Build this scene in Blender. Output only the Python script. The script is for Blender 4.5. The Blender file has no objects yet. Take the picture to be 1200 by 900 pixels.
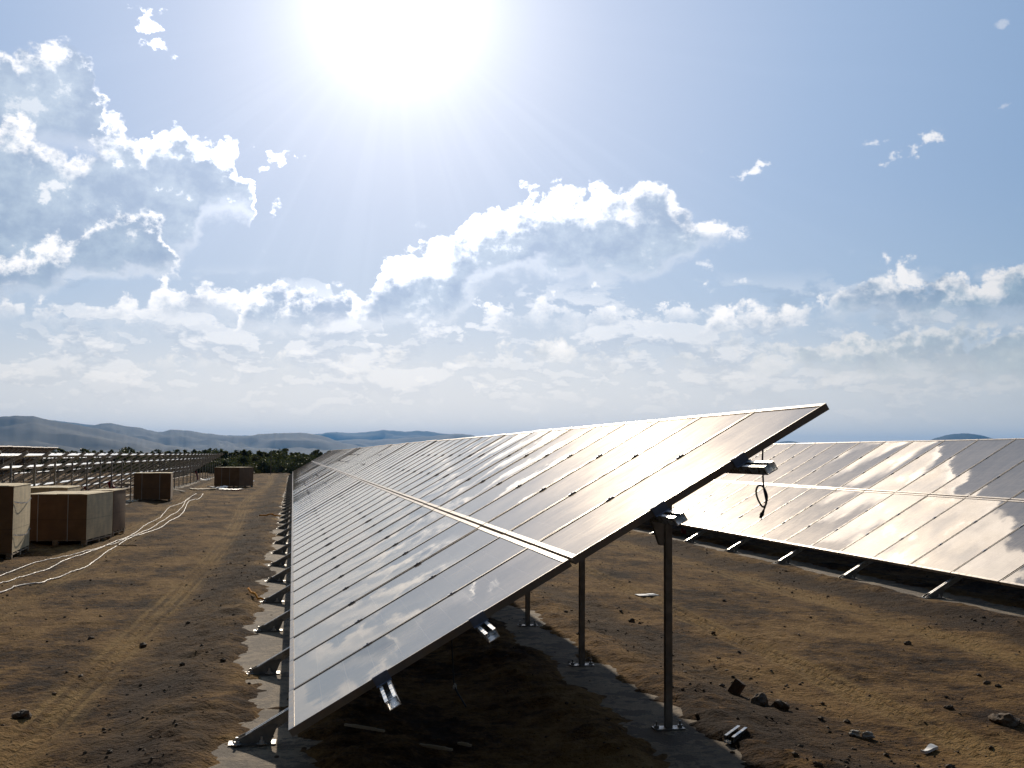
import bpy, math, random
import numpy as np
from mathutils import Vector, Matrix, Quaternion
R = math.radians
random.seed(7)
rng = np.random.default_rng(11)
SC = bpy.context.scene
COL = SC.collection

# ------------------------------------------------------------------ camera
F = 1418.2; PITCH = 0.0588; ROLL = 0.0056; AZ = 0.1785; H = 1.711
fwd = Vector((math.sin(AZ)*math.cos(PITCH), math.cos(AZ)*math.cos(PITCH), math.sin(PITCH)))
right = Vector((math.cos(AZ), -math.sin(AZ), 0))
up = right.cross(fwd)
c_, s_ = math.cos(ROLL), math.sin(ROLL)
right2 = right*c_ + up*s_
up2 = up*c_ - right*s_
cam_d = bpy.data.cameras.new('camera'); cam = bpy.data.objects.new('camera', cam_d); COL.objects.link(cam)
cam.matrix_world = Matrix(((right2.x, up2.x, -fwd.x, 0), (right2.y, up2.y, -fwd.y, 0), (right2.z, up2.z, -fwd.z, H), (0, 0, 0, 1)))
cam_d.sensor_width = 36; cam_d.lens = F/1200*36; cam_d.clip_start = 0.1; cam_d.clip_end = 80000
SC.camera = cam

def ray(u, v):
    return (fwd*F + right2*(u-600) - up2*(v-450)).normalized()
def gnd(u, v, z=0.0):
    r = ray(u, v); k = (z-H)/r.z
    return Vector((r.x*k, r.y*k, z))
def azel(u, v):
    r = ray(u, v)
    return math.atan2(r.x, r.y), math.asin(r.z)

# ------------------------------------------------------------------ helpers
def tag(o, label=None, cat=None, group=None, kind=None):
    if label: o['label'] = label
    if cat: o['category'] = cat
    if group: o['group'] = group
    if kind: o['kind'] = kind
    return o
def empty(name, loc=(0, 0, 0), rz=0.0):
    o = bpy.data.objects.new(name, None); COL.objects.link(o)
    o.location = loc; o.rotation_euler = (0, 0, rz); o.empty_display_size = .3
    return o
def link(name, me, parent=None, loc=(0, 0, 0), rot=(0, 0, 0)):
    o = bpy.data.objects.new(name, me); COL.objects.link(o)
    o.location = loc; o.rotation_euler = rot
    if parent: o.parent = parent
    return o
def copy_tree(o, parent=None):
    c = o.copy(); COL.objects.link(c); c.parent = parent
    for ch in list(o.children):
        copy_tree(ch, c)
    return c

class MB:
    def __init__(s): s.v = []; s.f = []; s.smooth = False
    def quad8(s, pts):
        b = len(s.v); s.v += [tuple(p) for p in pts]
        for f in ((0, 3, 2, 1), (4, 5, 6, 7), (0, 1, 5, 4), (1, 2, 6, 5), (2, 3, 7, 6), (3, 0, 4, 7)):
            s.f.append(tuple(b+i for i in f))
    def box(s, c, d, M=None):
        x, y, z = d[0]/2, d[1]/2, d[2]/2
        P = [Vector(q) for q in ((-x, -y, -z), (x, -y, -z), (x, y, -z), (-x, y, -z), (-x, -y, z), (x, -y, z), (x, y, z), (-x, y, z))]
        if M is not None: P = [M @ q for q in P]
        c = Vector(c); s.quad8([q+c for q in P]); return s
    def loft(s, secs, cap=True, close=True):
        b = len(s.v); n = len(secs[0])
        for sec in secs: s.v += [tuple(p) for p in sec]
        for i in range(len(secs)-1):
            for j in range(n if close else n-1):
                k = (j+1) % n
                s.f.append((b+i*n+j, b+i*n+k, b+(i+1)*n+k, b+(i+1)*n+j))
        if cap:
            s.f.append(tuple(b+j for j in reversed(range(n))))
            s.f.append(tuple(b+(len(secs)-1)*n+j for j in range(n)))
        return s
    def tube(s, pts, r, n=8, cap=True):
        pts = [Vector(p) for p in pts]; secs = []
        rr = r if isinstance(r, (list, tuple)) else [r]*len(pts)
        prev = None
        for i, p in enumerate(pts):
            t = (pts[min(i+1, len(pts)-1)]-pts[max(i-1, 0)]).normalized()
            a = t.orthogonal().normalized() if prev is None else (prev - t*prev.dot(t)).normalized()
            prev = a; b = t.cross(a)
            secs.append([p+(a*math.cos(2*math.pi*k/n)+b*math.sin(2*math.pi*k/n))*rr[i] for k in range(n)])
        return s.loft(secs, cap)
    def build(s, name, mat, parent=None, loc=(0, 0, 0), rot=(0, 0, 0), smooth=False, bevel=0):
        me = s.mesh(name, mat, smooth)
        o = link(name, me, parent, loc, rot)
        if bevel:
            m = o.modifiers.new('b', 'BEVEL'); m.width = bevel; m.segments = 2; m.limit_method = 'ANGLE'
        return o
    def mesh(s, name, mat, smooth=False):
        me = bpy.data.meshes.new(name); me.from_pydata(s.v, [], s.f); me.update()
        if mat: me.materials.append(mat)
        if smooth: me.polygons.foreach_set('use_smooth', [True]*len(me.polygons))
        return me

# node helper
class NT:
    def __init__(s, nt): s.nt = nt; s.n = nt.nodes; s.l = nt.links
    def node(s, t, **k):
        n = s.n.new(t)
        for a, b in k.items(): setattr(n, a, b)
        return n
    def put(s, sock, val):
        if isinstance(val, bpy.types.NodeSocket): s.l.new(val, sock)
        elif val is not None: sock.default_value = val
    def math(s, op, a, b=None, c=None, clamp=False):
        n = s.node('ShaderNodeMath', operation=op, use_clamp=clamp)
        s.put(n.inputs[0], a)
        if b is not None: s.put(n.inputs[1], b)
        if c is not None: s.put(n.inputs[2], c)
        return n.outputs[0]
    def vmath(s, op, a, b=None):
        n = s.node('ShaderNodeVectorMath', operation=op)
        s.put(n.inputs[0], a)
        if b is not None: s.put(n.inputs[1], b)
        return n.outputs['Value'] if op in ('DOT_PRODUCT', 'LENGTH', 'DISTANCE') else n.outputs[0]
    def smooth(s, x, a, b, o0=0.0, o1=1.0):
        n = s.node('ShaderNodeMapRange', interpolation_type='SMOOTHSTEP')
        s.put(n.inputs[0], x); s.put(n.inputs[1], a); s.put(n.inputs[2], b); s.put(n.inputs[3], o0); s.put(n.inputs[4], o1)
        return n.outputs[0]
    def noise(s, vec, scale, detail=4, rough=.5, dim='3D', lac=2.0, out=0):
        n = s.node('ShaderNodeTexNoise', noise_dimensions=dim)
        s.put(n.inputs['Vector'], vec); s.put(n.inputs['Scale'], scale); s.put(n.inputs['Detail'], detail); s.put(n.inputs['Roughness'], rough)
        return n.outputs[out]
    def vor(s, vec, scale, detail=0, rough=.5, feature='F1', dim='3D', out='Distance', rand=1.0):
        n = s.node('ShaderNodeTexVoronoi', feature=feature, voronoi_dimensions=dim)
        s.put(n.inputs['Vector'], vec); s.put(n.inputs['Scale'], scale)
        if 'Detail' in n.inputs: s.put(n.inputs['Detail'], detail); s.put(n.inputs['Roughness'], rough)
        s.put(n.inputs['Randomness'], rand)
        return n.outputs[out]
    def mix(s, f, a, b, mode='MIX'):
        n = s.node('ShaderNodeMix', data_type='RGBA', blend_type=mode)
        s.put(n.inputs[0], f); s.put(n.inputs[6], a); s.put(n.inputs[7], b)
        return n.outputs[2]
    def ramp(s, f, stops):
        n = s.node('ShaderNodeValToRGB'); s.put(n.inputs[0], f)
        e = n.color_ramp.elements
        while len(e) < len(stops): e.new(.5)
        for el, (p, c) in zip(e, stops): el.position = p; el.color = c
        return n.outputs[0]
    def xyz(s, v):
        n = s.node('ShaderNodeSeparateXYZ'); s.put(n.inputs[0], v); return n.outputs
    def comb(s, x, y, z=0.0):
        n = s.node('ShaderNodeCombineXYZ'); s.put(n.inputs[0], x); s.put(n.inputs[1], y); s.put(n.inputs[2], z); return n.outputs[0]
    def bump(s, h, strength=.5, dist=.02, normal=None):
        n = s.node('ShaderNodeBump'); s.put(n.inputs['Height'], h); n.inputs['Strength'].default_value = strength; n.inputs['Distance'].default_value = dist
        if normal: s.put(n.inputs['Normal'], normal)
        return n.outputs[0]
def C(r, g, b): return (r, g, b, 1)
def new_mat(name, base=(.5, .5, .5), rough=.6, metal=0.0, spec=.5):
    m = bpy.data.materials.new(name); m.use_nodes = True
    t = NT(m.node_tree); p = m.node_tree.nodes['Principled BSDF']
    p.inputs['Base Color'].default_value = (*base, 1); p.inputs['Roughness'].default_value = rough
    p.inputs['Metallic'].default_value = metal; p.inputs['Specular IOR Level'].default_value = spec
    return m, t, p

def varied(name, base, rough=.6, metal=0.0, scale=8.0, amt=.35, spec=.5, bump=0.0, obj=True, rvar=.15):
    m, t, p = new_mat(name, base, rough, metal, spec)
    tc = t.node('ShaderNodeTexCoord').outputs['Object']
    n = t.noise(tc, scale, 5, .6)
    f = t.smooth(n, .3, .7, 1-amt, 1+amt*.6)
    col = t.vmath('MULTIPLY', tuple(base), t.comb(f, f, f))
    t.put(p.inputs['Base Color'], col)
    t.put(p.inputs['Roughness'], t.smooth(t.noise(tc, scale*2.3, 3, .5), .3, .7, rough-rvar, rough+rvar))
    if bump: t.put(p.inputs['Normal'], t.bump(t.noise(tc, scale*6, 4, .6), bump, .01))
    return m

M = {}
M['alu'] = varied('anodised aluminium', (.30, .27, .24), .48, 1.0, 5, .15)
M['steel'] = varied('galvanised steel', (.42, .41, .39), .38, 1.0, 14, .3)
M['steel_post'] = varied('darkened galvanised steel', (.27, .26, .24), .5, .7, 9, .3)  # darker tone; on the feet it stands for backlit shade
M['steel_bright'] = varied('bright zinc coated channel', (.72, .71, .68), .36, 1.0, 14, .15)
M['clamp'] = varied('mill aluminium clamp', (.22, .24, .30), .6, .5, 30, .2)
M['back'] = new_mat('white backsheet', (.55, .55, .55), .6)[0]
M['concrete'] = None
M['black'] = varied('black cable rubber', (.012, .012, .013), .45, 0, 30, .3)
M['jbox'] = varied('black plastic', (.02, .02, .02), .5, 0, 30, .3)
M['white_cable'] = varied('white cable sheath', (.52, .49, .44), .6, 0, 3, .15)
M['orange'] = varied('orange polypropylene rope', (.72, .27, .012), .9, 0, 30, .25, spec=.1)
M['red'] = varied('red plastic', (.30, .015, .02), .55, 0, 12, .35)
M['wood'] = varied('raw pallet wood', (.33, .25, .16), .8, 0, 7, .4, bump=.3)
M['strap'] = new_mat('pale plastic strap', (.42, .41, .38), .45)[0]
M['foam'] = varied('white foam sheet', (.78, .78, .75), .7, 0, 5, .12, bump=.2)
M['card_sheet'] = varied('flat cardboard sheet', (.55, .44, .29), .85, 0, 3, .2)
M['rock'] = varied('dry clod of earth', (.11, .068, .034), .95, 0, 14, .4, bump=.6)
M['brick'] = varied('broken brick', (.14, .085, .05), .9, 0, 20, .35, bump=.5)
M['stone'] = varied('pale stone', (.42, .38, .31), .9, 0, 12, .3, bump=.5)
M['pole'] = varied('grey wooden pole', (.22, .20, .17), .85, 0, 6, .3)

def cardboard(name, base):
    m, t, p = new_mat(name, base, .85)
    tc = t.node('ShaderNodeTexCoord').outputs['Object']
    w = t.noise(t.vmath('MULTIPLY', tc, (2.0, 2.0, 30.0)), 1.0, 4, .6)
    n = t.noise(tc, 3.5, 5, .6)
    f = t.math('MULTIPLY', t.smooth(w, .3, .7, .92, 1.06), t.smooth(n, .3, .75, .78, 1.1))
    # a tape seam and small stencilled handling marks
    x, y, z = t.xyz(tc)
    seam = t.math('LESS_THAN', t.math('ABSOLUTE', t.math('SUBTRACT', z, .47)), .006)
    f = t.math('MULTIPLY', f, t.math('SUBTRACT', 1.0, t.math('MULTIPLY', seam, .3)))
    t.put(p.inputs['Base Color'], t.vmath('MULTIPLY', tuple(base), t.comb(f, f, f)))
    t.put(p.inputs['Normal'], t.bump(w, .15, .01))
    return m
M['card_brown_shade'] = cardboard('shaded brown corrugated cardboard', (.22, .125, .055))  # dark board: shade of the backlit crate fronts is in the colour
M['card_tan_lit'] = cardboard('sunlit tan cardboard', (.74, .59, .34))  # board lightened to stand for sunlight on the crate sides

# concrete
m, t, p = new_mat('rough poured concrete', (.3, .27, .22), .9)
pos = t.node('ShaderNodeNewGeometry').outputs['Position']
n1 = t.noise(pos, 1.3, 6, .65); n2 = t.noise(pos, 14, 5, .7)
f = t.math('ADD', t.math('MULTIPLY', n1, .7), t.math('MULTIPLY', n2, .3))
cc = t.ramp(f, [(.38, C(.075, .050, .027)), (.47, C(.19, .135, .075)), (.62, C(.32, .24, .145))])
t.put(p.inputs['Base Color'], t.mix(t.smooth(t.noise(pos, 2.6, 9, .8), .49, .53, 0, .9), cc, C(.062, .040, .019)))
t.put(p.inputs['Normal'], t.bump(t.math('ADD', n2, t.noise(pos, 60, 3, .6)), .5, .02))
M['concrete'] = m

# solar glass : dark cells with pale grid under slightly dusty glass
m, t, p = new_mat('solar cell glass', (.05, .05, .06), .5, 0, 0)
uv = t.node('ShaderNodeUVMap').outputs[0]
u, v, _ = t.xyz(uv)              # u 0..6 cells across, v 0..10 cells along the slope
fu = t.math('ABSOLUTE', t.math('SUBTRACT', t.math('FRACT', u), .5)); fv = t.math('ABSOLUTE', t.math('SUBTRACT', t.math('FRACT', v), .5))
gap = t.math('MAXIMUM', t.smooth(fu, .484, .49), t.smooth(fv, .484, .49))
bus = t.smooth(t.math('ABSOLUTE', t.math('SUBTRACT', fu, .22)), .010, .005)
geo = t.node('ShaderNodeNewGeometry'); pos = geo.outputs['Position']
cellid = t.comb(t.math('FLOOR', u), t.math('FLOOR', v))
wn = t.node('ShaderNodeTexWhiteNoise', noise_dimensions='3D'); t.put(wn.inputs[0], cellid)
cellc = t.mix(wn.outputs[0], C(.026, .026, .034), C(.036, .036, .044))
col = t.mix(t.math('MULTIPLY', bus, .5), cellc, C(.35, .35, .36))
col = t.mix(t.math('MULTIPLY', gap, .8), col, C(.24, .23, .21))
oi = t.node('ShaderNodeObjectInfo').outputs['Random']
dust = t.math('ADD', t.math('MULTIPLY', t.noise(pos, 2.2, 6, .65), .6), t.math('MULTIPLY', t.noise(t.vmath('MULTIPLY', pos, (1, 6, 1)), 5, 4, .6), .4))
dustf = t.math('MULTIPLY', t.smooth(dust, .30, .72, .28, .54), t.smooth(oi, 0, 1, .75, 1.15))
col = t.mix(dustf, col, C(.50, .41, .30))
t.put(p.inputs['Base Color'], col)
p.inputs['IOR'].default_value = 1.5
fine = t.noise(pos, 90, 2, .5)
bn = t.bump(t.noise(pos, 3.2, 2, .5), .05, .012)
t.put(p.inputs['Normal'], bn)
fr_ = t.node('ShaderNodeFresnel'); fr_.inputs[0].default_value = 1.75
gl = t.node('ShaderNodeBsdfGlossy'); gl.inputs['Color'].default_value = C(1, .94, .86); t.put(gl.inputs['Roughness'], t.math('ADD', t.smooth(dust, .3, .7, .012, .040), t.math('MULTIPLY', fine, .004))); t.put(gl.inputs['Normal'], bn)
gb = t.node('ShaderNodeBsdfGlossy'); gb.inputs['Color'].default_value = C(.95, .84, .70); gb.inputs['Roughness'].default_value = .42
m1 = t.node('ShaderNodeMixShader'); t.put(m1.inputs[0], t.math('MULTIPLY', fr_.outputs[0], 1.05, clamp=True)); t.l.new(p.outputs[0], m1.inputs[1]); t.l.new(gl.outputs[0], m1.inputs[2])
m2 = t.node('ShaderNodeMixShader'); t.put(m2.inputs[0], t.smooth(dust, .3, .7, .02, .045)); t.l.new(m1.outputs[0], m2.inputs[1]); t.l.new(gb.outputs[0], m2.inputs[2])
t.l.new(m2.outputs[0], m.node_tree.nodes['Material Output'].inputs[0])
M['glass'] = m

# ------------------------------------------------------------------ solar table
T = R(30.16); CT, ST = math.cos(T), math.sin(T)
ZL = 0.338; MW, ML, GAP = 0.99, 1.65, .02; PW = MW+GAP
NC = 9; TL = NC*PW; YR0 = 1.05; DR = TL/4
PS = (.52, 1.09, ML+GAP+.54, ML+GAP+1.06)
def sl(s, y, n=0.0): return Vector((s*CT-n*ST, y, ZL+s*ST+n*CT))
def slbox(mb, s0, s1, y0, y1, n0, n1):
    mb.quad8([sl(s0, y0, n0), sl(s1, y0, n0), sl(s1, y1, n0), sl(s0, y1, n0), sl(s0, y0, n1), sl(s1, y0, n1), sl(s1, y1, n1), sl(s0, y1, n1)])
    return mb
# module meshes in their own frame: x along the slope 0..ML, y along the row 0..MW, z = normal
def module_meshes():
    fr = MB(); w, th, wl = .030, .040, .010
    for y0, y1 in ((0, wl), (MW-wl, MW)):
        fr.quad8([(0, y0, -th), (ML, y0, -th), (ML, y1, -th), (0, y1, -th), (0, y0, 0), (ML, y0, 0), (ML, y1, 0), (0, y1, 0)])
    for x0, x1 in ((0, w), (ML-w, ML)):
        fr.quad8([(x0, wl, -th), (x1, wl, -th), (x1, MW-wl, -th), (x0, MW-wl, -th), (x0, wl, 0), (x1, wl, 0), (x1, MW-wl, 0), (x0, MW-wl, 0)])
    frame = fr.mesh('module_frame', M['alu'])
    # glass sags a couple of millimetres between its edges
    nx, ny = 22, 14; V = []; Fc = []; UV = []
    a0, a1, b0, b1 = w-.012, ML-w+.012, wl-.004, MW-wl+.004
    for i in range(nx+1):
        for j in range(ny+1):
            x = a0+(a1-a0)*i/nx; y = b0+(b1-b0)*j/ny
            X = 2*i/nx-1; Y = 2*j/ny-1
            z = -.0045 - .0042*(1-X**4)*(1-Y*Y)
            V.append((x, y, z)); UV.append((j/ny*6.3-.15, i/nx*10.2-.1))
    k = lambda i, j: i*(ny+1)+j
    for i in range(nx):
        for j in range(ny): Fc.append((k(i, j), k(i+1, j), k(i+1, j+1), k(i, j+1)))
    b = len(V)
    V += [(a0, b0, -.014), (a1, b0, -.014), (a1, b1, -.014), (a0, b1, -.014)]; UV += [(0, 0)]*4
    Fc.append((b, b+3, b+2, b+1))
    me = bpy.data.meshes.new('glass_pane'); me.from_pydata(V, [], Fc); me.update()
    me.materials.append(M['glass']); me.materials.append(M['back'])
    me.polygons.foreach_set('use_smooth', [True]*len(me.polygons))
    me.polygons[len(me.polygons)-1].material_index = 1
    uvl = me.uv_layers.new(name='UVMap')
    for L in me.loops: uvl.data[L.index].uv = UV[L.vertex_index]
    jb = MB(); jb.box((ML-.18, MW/2, -.024), (.11, .12, .022))
    jbox = jb.mesh('junction_box', M['jbox'])
    return frame, me, jbox
FRAME, PANE, JBOX = module_meshes()

def channel_prof(w, h, th, lip):
    return [(-w/2, 0), (w/2, 0), (w/2, h), (w/2-lip, h), (w/2-lip, h-th), (w/2-th, h-th), (w/2-th, th), (-w/2+th, th), (-w/2+th, h-th), (-w/2+lip, h-th), (-w/2+lip, h), (-w/2, h)]
def purlin_mesh(k):
    s = PS[k]; pr = (.44, .31, .29, .38)[k]
    mb = MB(); prof = channel_prof(.062, .047, .004, .017)
    mb.loft([[sl(s+a, y, -.0885+b) for a, b in prof] for y in (-pr, TL-pr-.01)])
    return mb.mesh('purlin', M['steel_bright'])
def rafter_mesh(y):
    mb = MB(); prof = channel_prof(.052, .060, .004, .016)
    # from the foot plate up to beyond the top purlin
    secs = []
    for s in (-.335, 2.95):
        secs.append([sl(s, y+a, -.150+b) for a, b in prof])
    mb.loft(secs); return mb.mesh('rafter', M['steel'])
XP = 2.30
def post_mesh(y):
    mb = MB(); zt = ZL+(XP/CT)*ST-.165
    prof = [(-.021, -.022), (.021, -.022), (.021, .022), (.010, .022), (.010, .018), (.017, .018), (.017, -.018), (-.017, -.018), (-.017, .018), (-.010, .018), (-.010, .022), (-.021, .022)]
    mb.loft([[Vector((XP+a, y+b, z)) for a, b in prof] for z in (.045, zt)])
    return mb.mesh('post', M['steel_post'])
def brace_mesh(y):
    mb = MB(); P = [(XP-.13, 1.36), (XP-.034, 1.42), (XP-.034, 1.16), (XP-.058, 1.16)]
    for off in (-.022, .018):
        mb.loft([[Vector((px, y+off, pz)) for px, pz in P], [Vector((px, y+off+.004, pz)) for px, pz in P]])
    return mb.mesh('gusset', M['steel_post'])
def base_plate_mesh(x, y):
    mb = MB(); mb.box((x, y, .041), (.19, .10, .008))
    for sx in (-1, 1):
        mb.tube([(x+sx*.075, y, .045), (x+sx*.075, y, .085)], .007, 8)
        mb.tube([(x+sx*.075, y, .046), (x+sx*.075, y, .060)], .016, 6)
    return mb.mesh('base_plate', M['steel_post'])
def foot_mesh(y):
    mb = MB()
    # U shoe: bottom plate and two side cheeks that hold the rafter end
    mb.box((-.205, y, .041), (.27, .11, .008))
    for off in (-.036, .036):
        P = [(-.32, .046), (-.10, .046), (-.06, .15), (-.14, .14), (-.30, .068)]
        secs = [[Vector((px, y+off-.002, pz)) for px, pz in P], [Vector((px, y+off+.002, pz)) for px, pz in P]]
        mb.loft(secs)
    return mb.mesh('foot', M['steel_post'])  # shade of the backlit cheeks comes from the darker steel colour
def bolt_mesh():
    mb = MB(); mb.tube([(0, 0, .045), (0, 0, .051), (0, 0, .0511), (0, 0, .064), (0, 0, .0641), (0, 0, .088)], [.030, .030, .016, .016, .008, .008], 8)
    return mb.mesh('anchor_bolt', M['steel_bright'])
def mid_clamp_mesh():
    mb = MB(); mb.box((0, 0, .0025), (.055, .032, .003)); mb.box((0, 0, -.015), (.05, .012, .034)); mb.tube([(0, 0, .003), (0, 0, .008)], .006, 6)
    return mb.mesh('mid_clamp', M['clamp'])
def end_clamp_mesh():
    mb = MB(); mb.box((0, .006, .0035), (.085, .030, .005)); mb.box((0, -.0115, -.022), (.085, .005, .046)); mb.box((0, -.028, -.043), (.085, .032, .004))
    return mb.mesh('end_clamp', M['clamp'])
MID, END = mid_clamp_mesh(), end_clamp_mesh()
PUR = [purlin_mesh(k) for k in range(4)]
RAF = [rafter_mesh(YR0+DR*i) for i in range(4)]
PST = [post_mesh(YR0+DR*i) for i in range(4)]
BRC = [brace_mesh(YR0+DR*i) for i in range(4)]
BPL = [base_plate_mesh(XP, YR0+DR*i) for i in range(4)]
FT = [foot_mesh(YR0+DR*i) for i in range(4)]
BOLT = bolt_mesh()
rnd = random.Random(3)
def make_table(name, x, y, modules=True, clamps=True, label='', cat='', group='', leads=False, jit=.16, twist=.15):
    root = tag(empty(name, (x, y, 0)), label, cat, group)
    for k in range(4): link('purlin', PUR[k], root)
    for i in range(4):
        link('rafter', RAF[i], root); link('post', PST[i], root); 
        if modules: link('gusset', BRC[i], root)
        link('base_plate', BPL[i], root); fo = link('foot', FT[i], root)
        for bx in (-.29, -.15): link('anchor_bolt', BOLT, fo, (bx, YR0+DR*i-.055, 0))
    if modules:
        tw = rnd.gauss(0, twist)
        for r_ in range(2):
            for c in range(NC):
                s0 = r_*(ML+GAP)
                e = Matrix.Translation(sl(s0, c*PW, 0)) @ Matrix.Rotation(-T, 4, 'Y')
                e = e @ Matrix.Rotation(R(rnd.gauss(0, jit)), 4, 'X') @ Matrix.Rotation(R(rnd.gauss(0, jit)+tw), 4, 'Y')
                mo = link('solar_module', FRAME, root); mo.matrix_local = e
                link('glass_pane', PANE, mo); link('junction_box', JBOX, mo)
        if clamps:
            for r_ in range(2):
                for c in range(NC-1 if leads else 0):
                    sj = r_*(ML+GAP)+ML-.18; a = sl(sj-.03, (c+.5)*PW+.05, -.035); b = sl(sj-.03, (c+1.5)*PW-.05, -.035)
                    sag = rnd.uniform(.10, .30); P_ = [a.lerp(b, q/8)+Vector((rnd.uniform(-.01, .01), 0, -sag*math.sin(math.pi*q/8)**.7)) for q in range(9)]
                    lm = MB().tube(P_, .004, 6); lm.build('module_lead', M['black'], root, smooth=True)
            for k, s in enumerate(PS):
                for c in range(NC+1):
                    if 0 < c < NC:
                        o = link('mid_clamp', MID, root); o.matrix_local = Matrix.Translation(sl(s, c*PW-GAP/2, 0)) @ Matrix.Rotation(-T, 4, 'Y')
                    else:
                        o = link('end_clamp', END, root)
                        mt = Matrix.Translation(sl(s, 0 if c == 0 else NC*PW-GAP, 0)) @ Matrix.Rotation(-T, 4, 'Y')
                        if c: mt = mt @ Matrix.Rotation(math.pi, 4, 'Z')
                        o.matrix_local = mt
    return root

ORD = ['nearest', 'second', 'third', 'fourth', 'fifth', 'sixth', 'seventh', 'eighth', 'ninth', 'tenth', 'eleventh']
Y0 = 6.215
for i in range(10):
    lab = ('nearest table of grey solar panels in the centre row, its sloping end facing the camera' if i == 0 else
           'farthest table of the centre row of solar panels, beside the dark bushes' if i == 9 else
           '%s table of solar panels from the camera along the centre row' % ORD[i])
    make_table('solar_table', 0, Y0+i*TL, True, i < 5, lab, 'solar panels', 'solar tables of the centre row', i == 0, .07 if i < 2 else .16, 0 if i < 2 else .2)
for i in range(6):
    lab = ('nearest table of the right-hand row of solar panels, at the right photo edge' if i == 0 else
           '%s table of solar panels from the camera in the right-hand row' % ORD[i])
    make_table('solar_table', 7.76, 3.33+i*TL, True, i < 3, lab, 'solar panels', 'solar tables of the right-hand row', False, .07, 0)
for i in range(9):
    lab = ('nearest bare galvanised rack of the left row, behind the two nearest cardboard crates' if i == 0 else
           'farthest bare rack of the left row, its posts standing against the dark bushes' if i == 8 else
           '%s bare galvanised rack from the camera in the left row' % ORD[i])
    make_table('mounting_rack', -7.8, 15.3+i*TL, False, False, lab, 'mounting rack', 'empty racks of the left row')
for i in range(2):
    make_table('solar_table', -15.6, 70.2-(i+1)*TL, True, False,
               ['farther of two panelled tables at the far left, above the racks', 'nearer of the two panelled tables at the far left, cut by the photo edge'][i],
               'solar panels', 'panelled tables at the far left')
for i in range(3):
    make_table('mounting_rack', -15.6, 70.2+i*TL, False, False,
               '%s bare rack of the second left row, seen through the front racks' % ['nearest', 'middle', 'farthest'][i], 'mounting rack', 'empty racks of the second left row')

# ------------------------------------------------------------------ ground
TAB = {}
def vnoise(x, y, seed):
    if seed not in TAB: TAB[seed] = np.random.default_rng(seed).random((256, 256)).astype(np.float32)
    tab = TAB[seed]
    xi = np.floor(x).astype(int); yi = np.floor(y).astype(int); fx = x-xi; fy = y-yi
    fx = fx*fx*(3-2*fx); fy = fy*fy*(3-2*fy)
    a = tab[xi % 256, yi % 256]; b = tab[(xi+1) % 256, yi % 256]; c = tab[xi % 256, (yi+1) % 256]; d = tab[(xi+1) % 256, (yi+1) % 256]
    return (a*(1-fx)+b*fx)*(1-fy)+(c*(1-fx)+d*fx)*fy-.5
def fbm(x, y, sc, o, seed, g=.55):
    v = 0; a = 1
    for k in range(o): v = v+a*vnoise(x*sc+k*17.3, y*sc+k*9.1, seed+k); a *= g; sc *= 2.03
    return v
STRIPS = [(-.42, .22), (2.0, 2.54), (7.42, 8.05), (9.7, 10.5), (-8.3, -7.58), (-5.88, -5.20), (-16.1, -15.4), (-13.7, -13.0)]
TRACKS = [(-1.45, 0.0, .20), (-2.55, -.03, .22), (-3.6, 0.0, .20), (4.15, .01, .17), (5.75, 0.02, .20)]
def height(x, y):
    h = .026*fbm(x, y, .35, 3, 1)+.020*fbm(x, y, 1.6, 4, 5, .6)+.016*fbm(x, y, 9, 3, 20, .65)
    h = h+.045*np.clip(fbm(x, y, 1.1, 2, 33)-.25, 0, 1)*(1+2*fbm(x, y, 14, 2, 60))
    # wheel ruts with ribs
    for cx, dx, w in TRACKS:
        c = cx+dx*y+.18*np.sin(y*.13+cx); d = np.abs(x-c)/w
        m = np.clip(1.25-d, 0, 1); m = m*m*(3-2*m)*(0.4+.6*np.clip(fbm(x, y, .5, 2, 77)+.6, 0, 1))
        h = h*(1-.6*m)-.022*m+.015*m*np.sin((x-c)*62)+.009*m*np.sin(y*40+np.abs(x-c)*9)
    # spoil heaps beside the beams, and the soil lies lower than the beam top across it
    for a, b in STRIPS:
        ed = .20*fbm(x, y, 1.1, 4, 90, .65)+.10*fbm(x, y, 7, 3, 95, .65)
        ins = np.clip(np.minimum(x-a+ed, b-x+ed)/.34, 0, 1)
        near = np.exp(-((np.maximum(a-x, x-b)-.25)/.28)**2)*(np.maximum(a-x, x-b) > -.2)
        h = h+.040*near*(.7+.9*fbm(x, y, 6, 3, 140))*(1-ins)
        q_ = np.maximum(a-x, x-b)
        h = h*(1-.55*ins)+.012*fbm(x, y, 17, 2, 160)*ins-.035*ins+.050*(1-ins)*np.clip(1-(q_-.12)/.6, 0, 1)
    return h
def grid_lines(segs):
    out = [segs[0][0]]
    for a, b, d in segs: out += list(np.linspace(a, b, max(2, int(round((b-a)/d))+1))[1:])
    return np.array(out)
def geom(a, b, d, n):   # n steps growing from d at a to reach b
    r = 1.05
    for _ in range(200):
        tot = d*(r**n-1)/(r-1)
        r *= (abs(b-a)/tot)**(1/n*.9)
    st = d*r**np.arange(n); st = st/st.sum()*abs(b-a)
    return a+np.sign(b-a)*np.cumsum(st)
xs = np.concatenate([geom(-14, -24000, .1, 40)[::-1], np.linspace(-14, -5.5, 110), np.linspace(-5.4, 5.6, 290), np.linspace(5.7, 16, 110), geom(16, 24000, .1, 40)])
ys = np.concatenate([geom(4, -900, .15, 24)[::-1], [4], geom(4, 120, .035, 640), geom(120, 24000, .6, 50)])
X, Y = np.meshgrid(xs, ys, indexing='ij')
fade = np.clip(1-(np.hypot(X, Y)-140)/150, 0, 1)
Z = height(X, Y)*np.clip(fade, 0, 1)
nx, ny = len(xs), len(ys)
co = np.stack([X, Y, Z], -1).reshape(-1, 3)
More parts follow.
